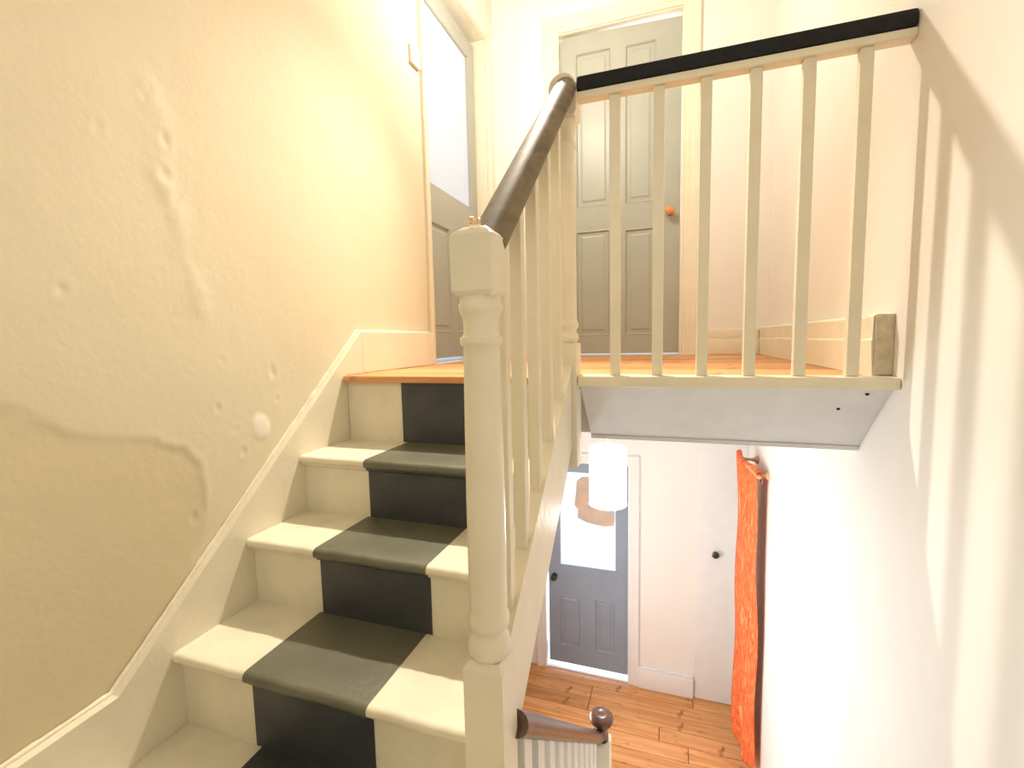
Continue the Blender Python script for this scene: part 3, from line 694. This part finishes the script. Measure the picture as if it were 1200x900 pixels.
for zz in (-0.7075, -0.4225):
    bm = bmesh.new(); a, b, c, d = .090, .094, zz - .002, zz + .002
    r = [[bm.verts.new((lx + q * math.cos(2 * math.pi * i / 40), ly + q * math.sin(2 * math.pi * i / 40), w)) for i in range(40)] for q, w in ((a, c), (b, c), (b, d), (a, d))]
    for m_ in range(4):
        for i in range(40): bm.faces.new((r[m_][i], r[m_][(i + 1) % 40], r[(m_ + 1) % 4][(i + 1) % 40], r[(m_ + 1) % 4][i]))
    fin('shade_ring', bm, 'shade', hp)
bm = bmesh.new()
for i in range(26):
    a = 2 * math.pi * i / 26
    for rr in (.078, .052):
        m_ = Matrix.Translation((lx + rr * math.cos(a), ly + rr * math.sin(a), -0.712)); bmesh.ops.create_icosphere(bm, subdivisions=1, radius=.0062, matrix=m_)
bd = fin('bead_fringe', bm, 'bead', hp, True); bd['kind'] = 'stuff'
lathe('bulb', 'bulb', hp, [(.008, -0.50), (.014, -0.51), (.028, -0.55), (.030, -0.57), (.022, -0.592), (.004, -0.60)], lx, ly, 18)
bm = bmesh.new(); alathe(bm, [(.0035, -0.50), (.0035, -0.2362)], lx, ly, 8); alathe(bm, [(.016, -0.50), (.016, -0.455), (.006, -0.445)], lx, ly, 14)
for i in range(3):
    a = i * 2 * math.pi / 3; asweep(bm, [Vector((lx + .012 * math.cos(a), ly + .012 * math.sin(a), -.46)), Vector((lx + .09 * math.cos(a), ly + .09 * math.sin(a), -.424))], [(.0015, 0), (0, .0015), (-.0015, 0), (0, -.0015)])
fin('cord', bm, 'plastic', hp)

# ================================================================== LANDING PENDANT (just above the frame; it lights the stairs)
pl = empty('ceiling_pendant', BULB, 'white lamp holder on a long cord over the upper landing', 'pendant lamp')
bx_, by_, bz_ = BULB
bm = bmesh.new(); alathe(bm, [(.003, bz_ + .12), (.003, CEIL - .001)], bx_, by_, 8); alathe(bm, [(.018, bz_ + .07), (.018, bz_ + .11), (.006, bz_ + .125)], bx_, by_, 14); alathe(bm, [(.03, CEIL - .02), (.04, CEIL - .001)], bx_, by_, 16)
fin('cord', bm, 'plastic', pl)

# ================================================================== WALL HANGING
wh_ = empty('wall_hanging', (0.46, 3.2, -2.66), 'long narrow orange woven textile hanging from wooden pegs on the right wall', 'wall hanging')
NU, NV = 17, 84
def cl(u, v):        # u 0 near .. 1 far, v 0 top .. 1 bottom
    y = 3.0 + 0.42 * u - 0.02 * v + .006 * math.sin(v * 9 + u * 3)
    x = 0.487 - 0.055 * u + 0.010 * math.sin(u * 7 + v * 3) + 0.028 * v * (1 - u * .2) + .006 * math.sin(v * 14 + u * 5) + .010 * v * math.sin(u * 11)
    x = min(x, 0.530)
    z = -0.70 - (2.66 - 0.70) * v - 0.05 * v * math.sin(u * 3.1) + .10 * v * (1 - u) ** 2
    z += 0.035 * max(0, u - .8) / .2 * (1 - v)
    return Vector((x, y, z))
bm = bmesh.new(); g = [[bm.verts.new(cl(i / (NU - 1), j / (NV - 1))) for i in range(NU)] for j in range(NV)]
top = [[bm.verts.new(cl(i / (NU - 1), 0) + Vector((dx, 0, dz))) for i in range(NU)] for dx, dz in ((.006, .010), (.018, .014), (.030, .008), (.034, -.02), (.034, -.06))]
G = top[::-1] + g
for a, b in zip(G, G[1:]):
    for i in range(NU - 1): bm.faces.new((a[i], a[i + 1], b[i + 1], b[i]))
me = bpy.data.meshes.new('cloth'); bm.to_mesh(me); bm.free(); ct = link('woven_cloth', me, 'textile', wh_, True); m_ = ct.modifiers.new('t', 'SOLIDIFY'); m_.thickness = .004; m_.offset = 0
# pale woven diamonds, raised slightly from the cloth
def motif(u0, v0, du, dv, tri=False):
    bm = bmesh.new(); pts = [(u0 - du, v0), (u0, v0 - dv), (u0 + du, v0), (u0, v0 + dv)] if not tri else [(u0 - du, v0), (u0 + du, v0 - dv), (u0 + du, v0 + dv)]
    a = [bm.verts.new(cl(*p) + Vector((-.0035, 0, 0))) for p in pts]; b = [bm.verts.new(cl(*p) + Vector((-.0020, 0, 0))) for p in pts]
    bm.faces.new(a); bm.faces.new(b[::-1])
    for i in range(len(pts)): bm.faces.new((a[i], a[(i + 1) % len(pts)], b[(i + 1) % len(pts)], b[i]))
    fin('woven_motif', bm, 'textile_pale', ct)
motif(0.62, 0.87, 0.20, 0.035)
motif(0.66, 0.14, 0.07, 0.06); motif(0.55, 0.33, 0.10, 0.03); motif(0.45, 0.50, 0.09, 0.035); motif(0.6, 0.66, 0.12, 0.025)
bm = bmesh.new()
asweep(bm, [Vector((0.500, 2.972, -0.712)), Vector((0.447, 3.44, -0.700))], [(.011 * math.cos(t * math.pi / 6), .011 * math.sin(t * math.pi / 6)) for t in range(12)]); fin('hanging_rod', bm, 'peg', wh_, auto=50)
for (yy_, zz_, x0_) in ((3.02, -0.712, 0.500), (3.37, -0.702, 0.458)):
    L = XR - .001 - x0_
    lathe('wooden_peg', 'peg', wh_, [(.013, x0_ - .002), (.015, x0_ + .012), (.010, x0_ + .022), (.009, x0_ + L * .55), (.014, x0_ + L * .75), (.026, x0_ + L * .93), (.028, x0_ + L)], yy_, zz_, 18, 'x')

# light switch
sw = empty('light_switch', (XL, 2.11, 1.43), 'white square light switch plate beside the glazed door', 'light switch')
bm = bmesh.new(); abox(bm, XL + .0060, XL + .0160, 2.068, 2.152, 1.438, 1.524, bev=.003); fin('switch_plate', bm, 'plastic', sw, auto=35)
bm = bmesh.new(); abox(bm, XL - .002, XL + .0060, 2.07, 2.15, 1.44, 1.522); fin('back_box', bm, 'plastic', sw)
bm = bmesh.new(); abox(bm, XL + .0161, XL + .0200, 2.104, 2.116, 1.470, 1.494, bev=.001); fin('rocker', bm, 'plastic', sw)
bpy.context.view_layer.update()
